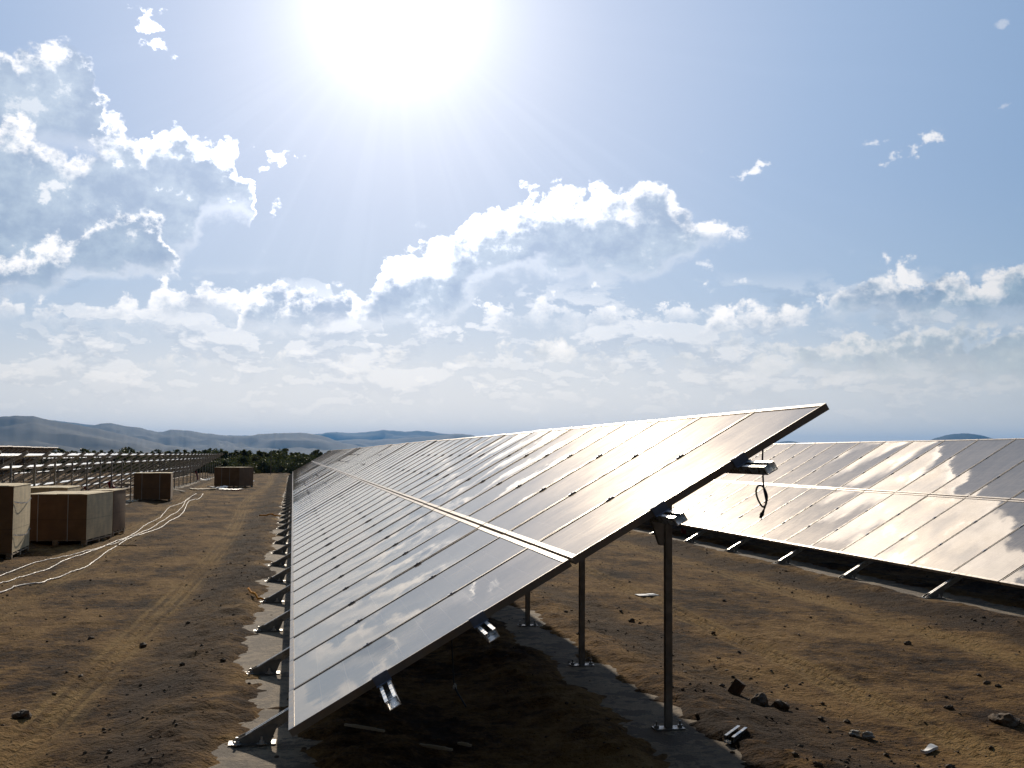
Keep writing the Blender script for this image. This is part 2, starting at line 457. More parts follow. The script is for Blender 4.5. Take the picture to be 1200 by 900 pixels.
idx = np.arange(nx*ny).reshape(nx, ny)
q = np.stack([idx[:-1, :-1], idx[1:, :-1], idx[1:, 1:], idx[:-1, 1:]], -1).reshape(-1, 4)
gm = bpy.data.meshes.new('ground'); gm.vertices.add(len(co)); gm.vertices.foreach_set('co', co.ravel())
gm.loops.add(q.size); gm.loops.foreach_set('vertex_index', q.ravel()); gm.polygons.add(len(q))
gm.polygons.foreach_set('loop_start', np.arange(len(q))*4); gm.polygons.foreach_set('use_smooth', np.ones(len(q), bool)); gm.update(); gm.validate()
m, t, p = new_mat('dry trampled earth', (.14, .1, .06), 1.0, 0, .08)
pos = t.node('ShaderNodeNewGeometry').outputs['Position']
px, py, pz = t.xyz(pos)
stretch = t.vmath('MULTIPLY', pos, (1.0, .55, 1))
n1 = t.noise(stretch, .9, 6, .68); n2 = t.noise(pos, 7, 6, .7); n3 = t.noise(pos, 45, 4, .7)
f = t.math('ADD', t.math('ADD', t.math('MULTIPLY', n1, .55), t.math('MULTIPLY', n2, .30)), t.math('MULTIPLY', n3, .15))
col = t.ramp(f, [(.42, C(.018, .008, .003)), (.465, C(.056, .027, .008)), (.50, C(.118, .061, .018)), (.545, C(.198, .110, .034)), (.62, C(.28, .17, .065))])
# darker damp soil thrown up along the foundations
wob = t.math('MULTIPLY', t.math('SUBTRACT', t.noise(pos, 1.1, 5, .65), .5), 1.1)
def band(cx, w):
    return t.smooth(t.math('ABSOLUTE', t.math('ADD', t.math('SUBTRACT', px, cx), wob)), w, w*.35)
bands = band(-.82, .45)
for cx, w in ((3.15, .4), (6.85, .45), (-4.9, .3)): bands = t.math('MAXIMUM', bands, band(cx, w))
col = t.mix(t.math('MULTIPLY', bands, t.smooth(n2, .35, .6, .25, .85)), col, C(.034, .021, .013))
for cx, dx, w in TRACKS:
    cc_ = t.math('ADD', t.math('ADD', t.math('MULTIPLY', py, dx), cx), t.math('MULTIPLY', t.math('SINE', t.math('ADD', t.math('MULTIPLY', py, .13), cx)), .18))
    dd = t.math('ABSOLUTE', t.math('SUBTRACT', px, cc_))
    lug = t.smooth(t.math('SINE', t.math('MULTIPLY', dd, 62)), -.6, .8, .35, 1.0)
    tm = t.math('MULTIPLY', t.math('MULTIPLY', t.smooth(dd, w*1.25, w*.8), lug), t.smooth(t.noise(pos, .45, 3, .6), .38, .58, .25, .85))
    col = t.mix(tm, col, C(.25, .155, .055))
sp = t.smooth(t.vor(pos, 16, 0), .16, .05)
col = t.mix(t.math('MULTIPLY', sp, t.smooth(n1, .45, .6)), col, C(.03, .02, .014))
far = t.smooth(t.vmath('LENGTH', pos), 108, 150)
col = t.mix(far, col, t.mix(t.noise(pos, .02, 4, .6), C(.05, .055, .022), C(.12, .10, .05)))
t.put(p.inputs['Base Color'], col)
bh = t.math('ADD', t.math('MULTIPLY', n2, 1.0), t.math('MULTIPLY', n3, .45))
bh = t.math('ADD', bh, t.math('MULTIPLY', t.vor(pos, 22, 2, .6), -.35))
t.put(p.inputs['Normal'], t.bump(bh, .85, .045))
gm.materials.append(m)
ground = link('ground', gm); tag(ground, 'bare trampled brown earth with wheel ruts and clods between the solar rows', 'ground', kind='structure')

for i, (a, b) in enumerate(STRIPS):
    mb = MB(); y = 3.0; secs = []
    while y < 99:
        secs.append([(a-.06, y, -.2), (b+.06, y, -.2), (b+.06, y, .036), (a-.06, y, .036)]); y += 2
    mb.loft(secs)
    s = mb.build('concrete_strip', M['concrete'])
    tag(s, None, None, kind='structure')

# scatter of crumbs and clods: uncountable
def lump(r, seed, sub=2):
    import bmesh
    bm = bmesh.new(); bmesh.ops.create_icosphere(bm, subdivisions=sub, radius=1)
    rr = np.random.default_rng(seed); ph = rr.random(9)*6
    for v in bm.verts:
        c = v.co; k = 1+.22*math.sin(3*c.x+ph[0])*math.cos(2.3*c.y+ph[1])+.14*math.sin(5*c.z+ph[2]+3*c.x)+.08*math.sin(9*c.y+ph[3])+rr.normal(0, .05)
        v.co = Vector((c.x*k, c.y*k*.85, c.z*k*.62))*r
    V = [tuple(v.co) for v in bm.verts]; Fc = [tuple(v.index for v in f.verts) for f in bm.faces]; bm.free()
    return V, Fc
protos = [lump(1, s, 1) for s in range(8)]
mb = MB(); r2 = random.Random(5)
pts = []
while len(pts) < 6500:
    y = 6+(r2.random()**2.0)*42; x = r2.uniform(-8, 12)
    ins = any(a-.03 < x < b+.03 for a, b in STRIPS)
    if ins and r2.random() < .8: continue
    if r2.random() > .30+.70*(1 if (-1.3 < x < -.5 or 2.75 < x < 3.7 or 6.2 < x < 7.2) else 0): continue
    pts.append((x, y, ins))
hz_ = height(np.array([q[0] for q in pts]), np.array([q[1] for q in pts]))
for (x, y, ins), hh in zip(pts, hz_):
    V, Fc = protos[r2.randrange(8)]; s = min(.030, .004+r2.expovariate(1/.0048)); a = r2.random()*6.28
    z0 = float(hh)+s*.15
    if ins: z0 = max(z0, .036+s*.2)
    b = len(mb.v); ca, sa = math.cos(a)*s, math.sin(a)*s
    mb.v += [(x+vx*ca-vy*sa, y+vx*sa+vy*ca, z0+vz*s) for vx, vy, vz in V]
    mb.f += [tuple(b+i for i in f) for f in Fc]
gr = mb.build('clods', M['rock']); tag(gr, 'small dark clods and crumbs of earth scattered over the ground', 'clods', kind='stuff')

def gz(x, y): return float(height(np.array([x]), np.array([y]))[0])
# individually visible stones
def stone(name, u, v, size, label, mat, sq=1.0, seed=1, cat='stone', group=None):
    g = gnd(u, v); size *= .68; V, Fc = lump(size, seed, 3); mbb = MB(); mbb.v = [(x, y*sq, z) for x, y, z in V]; mbb.f = Fc
    z = max(gz(g.x, g.y), .0)
    o = mbb.build(name, mat, None, (g.x, g.y, z+size*.12), (0, 0, seed)); tag(o, label, cat, group)
stone('earth_clod', 890, 826, .13, 'large dark clod of earth on the lit ground right of the nearest post', M['rock'], .7, 4, 'clod')
stone('earth_clod', 914, 830, .10, 'second dark clod just right of the largest clod near the nearest post', M['rock'], .8, 5, 'clod')
stone('earth_clod', 740, 728, .05, 'small dark clod left of the nearest post in the middle of the lit earth', M['rock'], .8, 6, 'clod')
stone('earth_clod', 836, 742, .035, 'dark pebble-sized clod right of the nearest post, halfway up', M['rock'], .8, 7, 'clod')
stone('earth_clod', 866, 767, .04, 'dark clod in a short line of crumbs right of the nearest post', M['rock'], .8, 8, 'clod')
stone('earth_clod', 1178, 848, .12, 'flat dark clod at the right edge of the photo near the bottom corner', M['rock'], 1.4, 9, 'clod')
stone('earth_clod', 1112, 830, .045, 'dark round clod above the white scrap in the lower right', M['rock'], 1, 10, 'clod')
stone('earth_clod', 1064, 756, .06, 'flattish dark clod in the middle of the right-hand lit earth', M['rock'], 1, 12, 'clod')
stone('pale_stone', 1002, 860, .05, 'pale flat stone at the end of the tyre marks in the lower right', M['stone'], 1.3, 13)
stone('pale_stone', 1018, 863, .055, 'grey stone right beside the pale flat stone by the tyre marks', M['stone'], 1.2, 14)
stone('earth_clod', 168, 757, .055, 'dark clod on the left track, the more right of the two biggest', M['rock'], 1, 15, 'clod')
stone('earth_clod', 107, 749, .05, 'dark clod on the left track, the more left of the two biggest', M['rock'], 1, 16, 'clod')
stone('earth_clod', 25, 841, .09, 'broad dark clod in the bottom left corner of the dirt track', M['rock'], 1, 17, 'clod')
g = gnd(863, 815); mb = MB(); mb.box((0, 0, .035), (.05, .08, .12), Matrix.Rotation(.5, 3, 'X') @ Matrix.Rotation(.3, 3, 'Y'))
o = mb.build('broken_brick', M['brick'], None, (g.x, g.y, gz(g.x, g.y)), (0, 0, .6), bevel=.006); tag(o, 'broken brick stood on its end beside the large clod', 'brick')
g = gnd(758, 698); mb = MB(); mb.box((0, 0, .012), (.26, .16, .014)); mb.box((.06, .01, .022), (.10, .12, .006))
o = mb.build('white_tile', M['foam'], None, (g.x, g.y, gz(g.x, g.y)+.004), (0, 0, .1), bevel=.002); tag(o, 'thin white offcut lying flat on the lit earth left of the nearest post', 'offcut')
g = gnd(1092, 878); mb = MB()
mb.loft([[(x, .05*math.cos(x*9)-.05+w, .012+.012*math.sin(x*20+w*40)) for w in (0, .03, .03, 0)] if 0 else
         [(x, .04*math.sin(x*18), .008), (x, .04*math.sin(x*18)+.05, .008), (x, .04*math.sin(x*18)+.05, .024+.01*math.sin(x*40)), (x, .04*math.sin(x*18), .024)] for x in np.linspace(-.07, .07, 9)])
o = mb.build('white_scrap', M['foam'], None, (g.x, g.y, gz(g.x, g.y)), (0, 0, .1)); tag(o, 'small crumpled white scrap on the earth in the lower right', 'scrap')
# channel offcut
g = gnd(862, 876); mb = MB(); pr = channel_prof(.062, .047, .004, .017)
mb.loft([[(a, y, b) for a, b in pr] for y in (-.1, .1)])
o = mb.build('channel_offcut', M['steel'], None, (g.x, g.y, .05), (.1, .1, -.75)); tag(o, 'short offcut of galvanised channel at the edge of the shadow by the nearest post', 'metal offcut')
# faint laths lying in the shade under the nearest table
for k, (u0, v0, u1, v1, lab) in enumerate(((404, 868, 450, 876, 'leftmost pale lath lying in the shade under the nearest table'), (492, 881, 530, 887, 'middle pale lath lying in the shade under the nearest table'), (537, 875, 552, 878, 'short rightmost lath lying in the shade under the nearest table'))):
    a, b = gnd(u0, v0), gnd(u1, v1); d = b-a; mb = MB(); mb.box((0, 0, .006), (d.length, .016, .012)); mb.box((0, 0, .014), (d.length*.6, .01, .004))
    c = (a+b)/2; o = mb.build('wooden_lath', M['card_sheet'], None, (c.x, c.y, gz(c.x, c.y)+.012), (0, 0, math.atan2(d.y, d.x))); tag(o, lab, 'lath')

# ------------------------------------------------------------------ cables
def catmull(P, n=8):
    P = [P[0]*2-P[1]]+P+[P[-1]*2-P[-2]]; out = []
    for i in range(1, len(P)-2):
        for k in range(n):
            t_ = k/n; a, b, c, d = P[i-1], P[i], P[i+1], P[i+2]
            out.append(.5*((2*b)+(c-a)*t_+(2*a-5*b+4*c-d)*t_*t_+(3*b-a-3*c+d)*t_**3))
    out.append(P[-2]); return out
def ground_cable(name, px, r, mat, label, cat, group=None, lift=.0):
    P = [gnd(u, v) for u, v in px]
    P = catmull(P, 12)
    P = [Vector((q.x, q.y, gz(q.x, q.y)+r*.9+.003+lift)) for q in P]
    # smooth heights so the cable bridges little dips
    zs = [q.z for q in P]
    for i, q in enumerate(P): q.z = max(zs[i], sum(zs[max(0, i-3):i+4])/len(zs[max(0, i-3):i+4]))
    o = MB().tube(P, r, 7).build(name, mat, smooth=True); tag(o, label, cat, group); return o
ground_cable('power_cable', [(-60, 705), (0, 675.6), (37, 661), (68, 653.6), (103, 646), (132, 637.7), (151.6, 629), (171, 614.5), (186, 607), (192, 601), (200, 594), (214, 589), (222, 584)], .007, M['white_cable'], 'white cable on the dirt, the uppermost of three where they leave the left edge', 'cable', 'white cables across the track')
ground_cable('power_cable', [(-60, 697), (0, 683.4), (29, 675.6), (54, 668), (81, 655), (98, 650), (115, 644), (144, 631.6), (172, 621), (196, 606), (209, 598), (215, 592), (219, 585), (230, 579)], .008, M['white_cable'], 'white cable on the dirt, the middle of three where they leave the left edge', 'cable', 'white cables across the track')
ground_cable('power_cable', [(-60, 716), (0, 696), (24.5, 687), (49, 682.5), (73, 674), (98, 664.6), (112.5, 655.6), (132, 642.6), (151.6, 630.5), (171, 625), (190.7, 617), (203, 609), (215, 600), (221, 588), (233, 584), (238, 579)], .009, M['white_cable'], 'white cable on the dirt, the lowest of three where they leave the left edge', 'cable', 'white cables across the track')
ground_cable('orange_rope', [(291, 702.5), (297, 706), (303, 708.5), (310, 707.5), (318, 708), (325, 707)], .012, M['orange'], 'frayed orange rope end lying beside the foundation strip in the left foreground', 'rope', lift=.02)
ground_cable('orange_string', [(304, 609.3), (312, 608.8), (320, 608.4), (329, 608.2)], .018, M['orange'], 'taut orange string crossing the strip farther along the centre row', 'string', lift=.04)
ground_cable('thin_stick', [(137, 640), (150, 641), (160, 641.5)], .012, M['wood'], 'thin straight stick lying right of the three cables', 'stick', lift=.01)

# hanging connector cable with a loop, off the back of the nearest table
rx = ray(893, 525); Yh = 6.12
def at(u, v, Y): r = ray(u, v); return Vector((0, 0, H))+r*(Y/r.y)
P = [at(894, 524, 6.45), at(893.5, 540, 6.4), at(894, 556, 6.38), at(895, 572, 6.37), at(897, 582, 6.36), at(898, 590, 6.36), at(894, 594, 6.35), at(889, 587, 6.35), at(886, 577, 6.34), at(888, 570, 6.34), at(892, 569, 6.35), at(896, 573, 6.38), at(899, 582, 6.38), at(897, 592, 6.38), at(895, 598, 6.38)]
rt = empty('hanging_cable', P[0]); tag(rt, 'looped black cable hanging below the top channel at the end of the nearest table', 'cable')
L = [q-P[0] for q in P]
MB().tube(catmull(L, 6), .0052, 8).build('wire', M['black'], rt, smooth=True)
e0 = L[-1]; e1 = at(891, 607, 6.38)-P[0]
MB().tube([e0, e0.lerp(e1, .35), e0.lerp(e1, .36), e0.lerp(e1, .7), e0.lerp(e1, .71), e1], [.007, .009, .012, .012, .009, .008], 8).build('connector', M['jbox'], rt)
P = [at(529, 745, 8.3), at(530, 765, 8.3), at(531, 785, 8.28), at(533, 805, 8.25), at(540, 818, 8.2), at(546, 828, 8.15)]
rt = empty('hanging_cable', P[0]); tag(rt, 'black cable with a small pale tag hanging in the dark under the nearest table', 'cable')
L = [q-P[0] for q in P]; MB().tube(catmull(L, 6), .0055, 8).build('wire', M['black'], rt, smooth=True)
mb = MB(); mb.box(L[3], (.025, .012, .028)); mb.box(L[3]+Vector((0, 0, .02)), (.012, .008, .012)); mb.build('cable_tag', M['foam'], rt, bevel=.002)
# a small cable box on the underside
q = at(640, 690, 9.6); mb = MB(); mb.box((0, 0, 0), (.20, .15, .08)); mb.box((0, 0, .045), (.17, .12, .012))

# ------------------------------------------------------------------ crates
def crate(name, x, y, w, d, h, rz, label, side='card_tan_lit', front='card_brown_shade', straps=(.22, .70), group='cardboard crates on the left track', z=0.0, loops=False):
    """x,y = near-right bottom corner; local x to the left is -w, depth +d"""
    g = gz(x, y)
    root = empty(name, (x, y, max(0, g)+z), rz); tag(root, label, 'crate', group)
    # pallet
    mb = MB()
    for k in range(5): mb.box((-w/2, .06+k*(d-.12)/4, .085), (w, .10, .022))
    for k in range(3):
        mb.box((-w+.05+k*(w-.1)/2, d/2, .062), (.09, d, .022))
        for j in range(3): mb.box((-w+.05+k*(w-.1)/2, .06+j*(d-.12)/2, .025), (.09, .10, .05))
    mb.build('pallet', M['wood'], root, bevel=.003)
    z0 = .098
    # walls: backlit shade in the front/back brown, sunlight in the side tan, slightly bulged
    def wall(p0, p1, mat, nm, bulge):
        p0 = Vector(p0); p1 = Vector(p1); n = Vector((p1.y-p0.y, -(p1.x-p0.x), 0)).normalized(); mbb = MB()
        nu, nv = 10, 8; V = []
        for i in range(nu+1):
            for j in range(nv+1):
                a, b = i/nu, j/nv; o = n*bulge*(1-(2*a-1)**2)*(1-(2*b-1)**2)
                q = p0.lerp(p1, a)+o; V.append((q.x, q.y, z0+(h-z0)*b))
        for i in range(nu+1):
            for j in range(nv+1):
                a, b = i/nu, j/nv; q = p0.lerp(p1, a)-n*.012; V.append((q.x, q.y, z0+(h-z0)*b))
        K = (nu+1)*(nv+1); kk = lambda i, j: i*(nv+1)+j; Fc = []
        for i in range(nu):
            for j in range(nv):
                Fc.append((kk(i, j), kk(i+1, j), kk(i+1, j+1), kk(i, j+1))); Fc.append(tuple(K+q for q in (kk(i, j), kk(i, j+1), kk(i+1, j+1), kk(i+1, j))))
        for i in range(nu):
            Fc.append((kk(i, nv), kk(i+1, nv), K+kk(i+1, nv), K+kk(i, nv))); Fc.append((kk(i+1, 0), kk(i, 0), K+kk(i, 0), K+kk(i+1, 0)))
        for j in range(nv):
            Fc.append((kk(0, j), kk(0, j+1), K+kk(0, j+1), K+kk(0, j))); Fc.append((kk(nu, j+1), kk(nu, j), K+kk(nu, j), K+kk(nu, j+1)))
        mbb.v = V; mbb.f = Fc; return mbb.build(nm, mat, root, smooth=False)
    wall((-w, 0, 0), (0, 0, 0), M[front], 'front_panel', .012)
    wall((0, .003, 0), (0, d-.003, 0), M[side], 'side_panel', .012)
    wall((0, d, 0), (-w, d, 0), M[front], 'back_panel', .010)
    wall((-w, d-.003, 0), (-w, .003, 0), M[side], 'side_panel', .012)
    mb = MB(); mb.box((-w/2, d/2, h+.004), (w+.012, d+.012, .014)); mb.box((-w*.28, d*.5, h+.014), (w*.42, d*.99, .006))
    mb.build('lid', M['card_tan_lit'], root, bevel=.003)
    for s in straps:
        mb = MB(); xx = -w+s*w; tk = .003; sw = .016
        ym, zm = -.016, (z0+h)/2
        secs = []
        path = [(0-.004, z0-.03), (-.018, zm), (-.008, h+.012), (d*.5, h+.022), (d+.008, h+.012), (d+.018, zm), (d+.004, z0-.03)]
        for yy, zz in path: secs.append([(xx-sw/2, yy, zz), (xx+sw/2, yy, zz), (xx+sw/2, yy+(tk if yy > d/2 else -tk), zz+.001), (xx-sw/2, yy+(tk if yy > d/2 else -tk), zz+.001)])
        mb.loft(secs); mb.build('strap', M['strap'], root)
    if loops:
        for s in loops:
            mb = MB(); secs = []
            for k in range(15):
                a = k/14; yy = d*a; xo = .010+.055*math.sin(a*math.pi)**2; zz = z0+(h-z0)*s-.045*math.sin(a*math.pi)
                secs.append([(xo, yy, zz), (xo+.003, yy, zz), (xo+.003, yy, zz+.022), (xo, yy, zz+.022)])
            mb.loft(secs); mb.build('strap', M['strap'], root)
    return root
crate('cardboard_crate', -4.42, 20.70, 1.10, 1.75, 1.16, R(3), 'tall cardboard crate at the left edge with two loose white straps across its tan side', straps=(.3,), loops=(.26, .76))
crate('cardboard_crate', -3.75, 23.62, 1.13, 1.90, .93, R(-6), 'brown cardboard crate with two straps and tan right side, just right of the edge crate')
crate('cardboard_crate', -4.62, 26.6, 1.15, 1.6, .95, R(0), 'cardboard crate mostly hidden, its pale lid showing over the strapped brown crate', front='card_tan_lit')
crate('cardboard_crate', -3.62, 26.1, .50, 1.2, .93, R(-4), 'narrow reddish-brown carton tucked behind the right side of the strapped crate', side='card_brown_shade', straps=())
crate('cardboard_crate', -4.24, 44.5, 1.26, 1.6, 1.0, R(3), 'dark brown crate with two pale straps standing alone in the middle distance', side='card_brown_shade')
crate('cardboard_crate', -2.62, 62.2, 1.35, 1.7, 1.0, R(-22), 'farthest brown crate, turned at an angle above the white sheets', side='card_brown_shade', straps=(.3, .62))

def sheet(name, u, v, w, d, rz, mat, label, cat, th=.02, curl=.03, lift=0.0):
    g = gnd(u, v); mb = MB(); n = 10; secs = []
    for i in range(n+1):
        x = (i/n-.5)*w; z = .012+curl*abs(math.sin(i*1.7+w))*(.4+abs(2*i/n-1))
        secs.append([(x, -d/2+.03*math.sin(i*2.1), z), (x, d/2+.03*math.cos(i*1.3), z+.01), (x, d/2+.03*math.cos(i*1.3), z+.01+th), (x, -d/2+.03*math.sin(i*2.1), z+th)])
    mb.loft(secs); o = mb.build(name, mat, None, (g.x, g.y, max(0, gz(g.x, g.y))+lift), (0, 0, rz)); tag(o, label, cat); return o
sheet('cardboard_sheet', 238, 574, 1.2, .8, .1, M['card_sheet'], 'flat pale cardboard sheet, leftmost of those before the farthest crate', 'cardboard')
sheet('foam_sheet', 255, 573.5, .8, .9, .3, M['foam'], 'crumpled white foam sheet on the ground before the farthest crate', 'foam', .03, .10)
sheet('foam_sheet', 271, 574.5, 1.0, .8, -.2, M['foam'], 'flat greyish white sheet right of the crumpled foam', 'foam', .02, .03)
sheet('cardboard_sheet', 265, 568.5, .7, .5, -.4, M['foam'], 'pale sheet leaning low against the front of the farthest crate', 'cardboard', .02, .02, .2)
sheet('foam_sheet', 289, 565.5, .8, .9, .2, M['foam'], 'white sheet lying just right of the farthest crate', 'foam', .02, .06)
sheet('foam_sheet', 240, 564.5, .6, 1.4, .1, M['foam'], 'white sheet lying just left of the farthest crate', 'foam', .03, .08)
sheet('cardboard_sheet', 152, 589.5, .55, .8, .1, M['card_sheet'], 'folded cardboard at the left foot of the lone middle crate', 'cardboard', .04, .05)
sheet('cardboard_sheet', 146, 575, .7, 1.0, .0, M['card_sheet'], 'stack of pale cardboard on the strip, upper one left of the middle crate', 'cardboard', .10, .03, .15)
sheet('cardboard_sheet', 143, 583, .8, .8, .2, M['card_sheet'], 'pale cardboard lower one left of the middle crate', 'cardboard', .03, .03)
sheet('cardboard_sheet', 128, 580, 1.0, .8, .4, M['card_sheet'], 'torn cardboard on the earth behind the strapped crate', 'cardboard', .05, .10, .1)
sheet('red_sheet', 276, 575.5, .34, .3, 0, M['red'], 'small red item under the white sheets before the farthest crate', 'red item', .05, .02)
sheet('wooden_board', 210, 577, .12, 3.0, .25, M['card_sheet'], 'narrow pale board along the strip beyond the middle crate', 'board', .03, .01)

def red_bundle(u, v, Y, pts, r, label):
    # thick corrugated red conduit standing out of the ground
    b = at(u, v, Y); P = [at(a, c, Y)-b for a, c in pts]; Q = catmull(P, 5)
    root = empty('red_conduit', b); tag(root, label, 'conduit', 'red conduit ends in the left row')
    rr = [r*(1+.10*(i % 2)) for i in range(len(Q))]
    MB().tube(Q, rr, 10).build('pipe', M['red'], root)
    MB().tube([Q[-1], Q[-1]+(Q[-1]-Q[-2]).normalized()*r*.8], r*1.18, 10).build('pipe_mouth', M['red'], root)
red_bundle(140, 585, 41, [(140, 585), (138, 578), (134, 574), (130.5, 570), (129, 566)], .075, 'bent red conduit end sticking up left of the middle crate, the largest')
red_bundle(108, 584, 38, [(108, 584), (106, 580), (103, 576), (100.5, 571.5)], .045, 'bent red conduit end showing over the strapped crate')
red_bundle(231, 562.5, 75, [(231.5, 563), (231.4, 559), (230.8, 556), (230.3, 553)], .055, 'short upright red conduit end far down the left row')
g = at(793, 626, 18.9); mb = MB(); mb.box((0, 0, .06), (.08, .12, .12)); mb.tube([(-.02, 0, .12), (-.02, 0, .15)], .02, 8)
o = mb.build('red_can', M['red'], None, (gnd(793, 629).x+.15, gnd(793, 629).y, .036), bevel=.008); tag(o, 'small red can in the dark gap under the right-hand row', 'can')

# ------------------------------------------------------------------ vegetation
def leaf_mat(name, a, b):
    m, t, p = new_mat(name, a, .6)
    g = t.node('ShaderNodeNewGeometry'); oi = t.node('ShaderNodeObjectInfo').outputs['Random']
    n = t.noise(g.outputs['Position'], 1.2, 3, .6)
    f = t.math('ADD', t.math('MULTIPLY', n, .7), t.math('MULTIPLY', oi, .35))
    t.put(p.inputs['Base Color'], t.mix(t.smooth(f, .3, .8), (*a, 1), (*b, 1)))
    p.inputs['Transmission Weight'].default_value = 0
    # thin leaves let light through
    tr = t.node('ShaderNodeBsdfTranslucent'); t.put(tr.inputs[0], t.mix(.5, (*b, 1), C(.10, .12, .02)))
    ms = t.node('ShaderNodeMixShader'); ms.inputs[0].default_value = .25
    out = m.node_tree.nodes['Material Output']
    t.l.new(p.outputs[0], ms.inputs[1]); t.l.new(tr.outputs[0], ms.inputs[2]); t.l.new(ms.outputs[0], out.inputs[0])
    return m
M['leaf'] = leaf_mat('tree foliage', (.030, .045, .016), (.075, .090, .030))
M['leaf2'] = leaf_mat('bush foliage', (.045, .040, .018), (.085, .080, .030))
M['bark'] = varied('bark', (.10, .075, .05), .9, 0, 8, .3)
def foliage(h, w, n, seed, base=.2, leaf=.11, spiky=0):
    r = np.random.default_rng(seed); mb = MB()
    cl = []
    for k in range(26):
        a = r.random()*6.28; zz = base+(h-base)*r.random()**.8; pr = math.sin(math.pi*min(1, (zz-base)/(h-base)*.85+.12))
        rad = w/2*pr*r.random()**.5; cl.append((rad*math.cos(a), rad*math.sin(a), zz-.05*w, (.09+.11*r.random())*w))
    for k in range(spiky): cl.append((r.normal(0, w*.2), r.normal(0, w*.2), h*(.92+.12*r.random()), .10*w))
    for k in range(n):
        c = cl[r.integers(len(cl))]; d = r.normal(size=3); d /= np.linalg.norm(d); q = np.array(c[:3])+d*c[3]*r.random()**.4*np.array((1, 1, .8))
        u = r.normal(size=3); u /= np.linalg.norm(u); v = np.cross(u, r.normal(size=3)); v /= np.linalg.norm(v); s = leaf*(.6+.8*r.random())
        b = len(mb.v); mb.v += [tuple(q-u*s), tuple(q+v*s*.45), tuple(q+u*s), tuple(q-v*s*.45)]; mb.f.append((b, b+1, b+2, b+3))
    return mb
def trunk(h, w, seed):
    r = random.Random(seed); mb = MB(); top = h*.75
    mb.tube([(0, 0, -.1), (.02*h, 0, top*.4), (.0, .03*h, top)], [.05*h*.5, .04*h*.5, .012*h], 7)
    for k in range(6):
        a = r.random()*6.28; z = top*(.25+.1*k); mb.tube([(0, 0, z), (w*.2*math.cos(a), w*.2*math.sin(a), z+.15*h), (w*.36*math.cos(a), w*.36*math.sin(a), z+.25*h)], [.016*h, .01*h, .004*h], 5)
    return mb
tp = []
for s in range(6):
    h = 1.75+.09*s; w = 2.0+.25*(s % 3)
    root = empty('low_tree', (0, 0, 0)); tag(root, 'low dark green tree in the hedgerow along the horizon at the foot of the hills', 'tree', 'low trees of the far hedgerow')
    trunk(h, w, s).build('trunk', M['bark'], root, smooth=True); foliage(h, w, 1500, s+50, .12, .13, 3).build('crown', M['leaf'], root); tp.append(root)
r3 = random.Random(9); used = set(); n = 0
for row, (yy, st) in enumerate(((132, 1.25), (147, 1.5), (168, 2.1))):
    x = -56 if row else -46
    while x < 24:
        x += st*r3.uniform(.8, 1.2); k = r3.randrange(6)
        if k not in used: o = tp[k]; used.add(k)
        else: o = copy_tree(tp[k])
        o.location = (x+10*row*0, yy+r3.uniform(-3, 3), 0); s = r3.uniform(.78, .96)*(1+.03*row); o.scale = (s, s, s); o.rotation_euler.z = r3.random()*6; n += 1
for k in range(6):
    if k not in used: tp[k].location = (-30+k, 140, 0)
bp = []
for s in range(5):
    root = empty('bush', (0, 0, 0)); tag(root, 'dark rounded bush in the thicket at the far end of the dirt track', 'bush', 'bushes closing the far end of the track')
    h = 1.15+.10*s; w = 2.2+.2*s
    trunk(h*.8, w, s+20).build('stem', M['bark'], root, smooth=True); foliage(h, w, 1300, s+90, .02, .10).build('foliage', M['leaf2' if s % 2 else 'leaf'], root); bp.append(root)
n = 0; used = set()
for row, yy in enumerate((108, 111.5, 116)):
    x = -26+row
    while x < 26:
        x += r3.uniform(1.1, 1.7); k = r3.randrange(5)
        o = bp[k] if k not in used else copy_tree(bp[k]); used.add(k)
        o.location = (x, yy+r3.uniform(-1, 1)+(3 if -2.5 < x < 0 else 0), 0); s = r3.uniform(.8, 1.15)*(.62 if (row == 0 and r3.random() < .5) else 1); o.scale = (s, s, s); o.rotation_euler.z = r3.random()*6
        n += 1
# a thin pole before the thicket
root = empty('thin_pole', (gnd(317, 556).x, 104.5, 0)); tag(root, 'thin grey pole standing before the bushes at the end of the track', 'pole')
MB().tube([(0, 0, -.1), (0, 0, 2.05)], [.04, .03], 8).build('shaft', M['pole'], root); mb = MB(); mb.box((0, 0, 1.95), (.22, .03, .03)); mb.build('crosspiece', M['pole'], root)

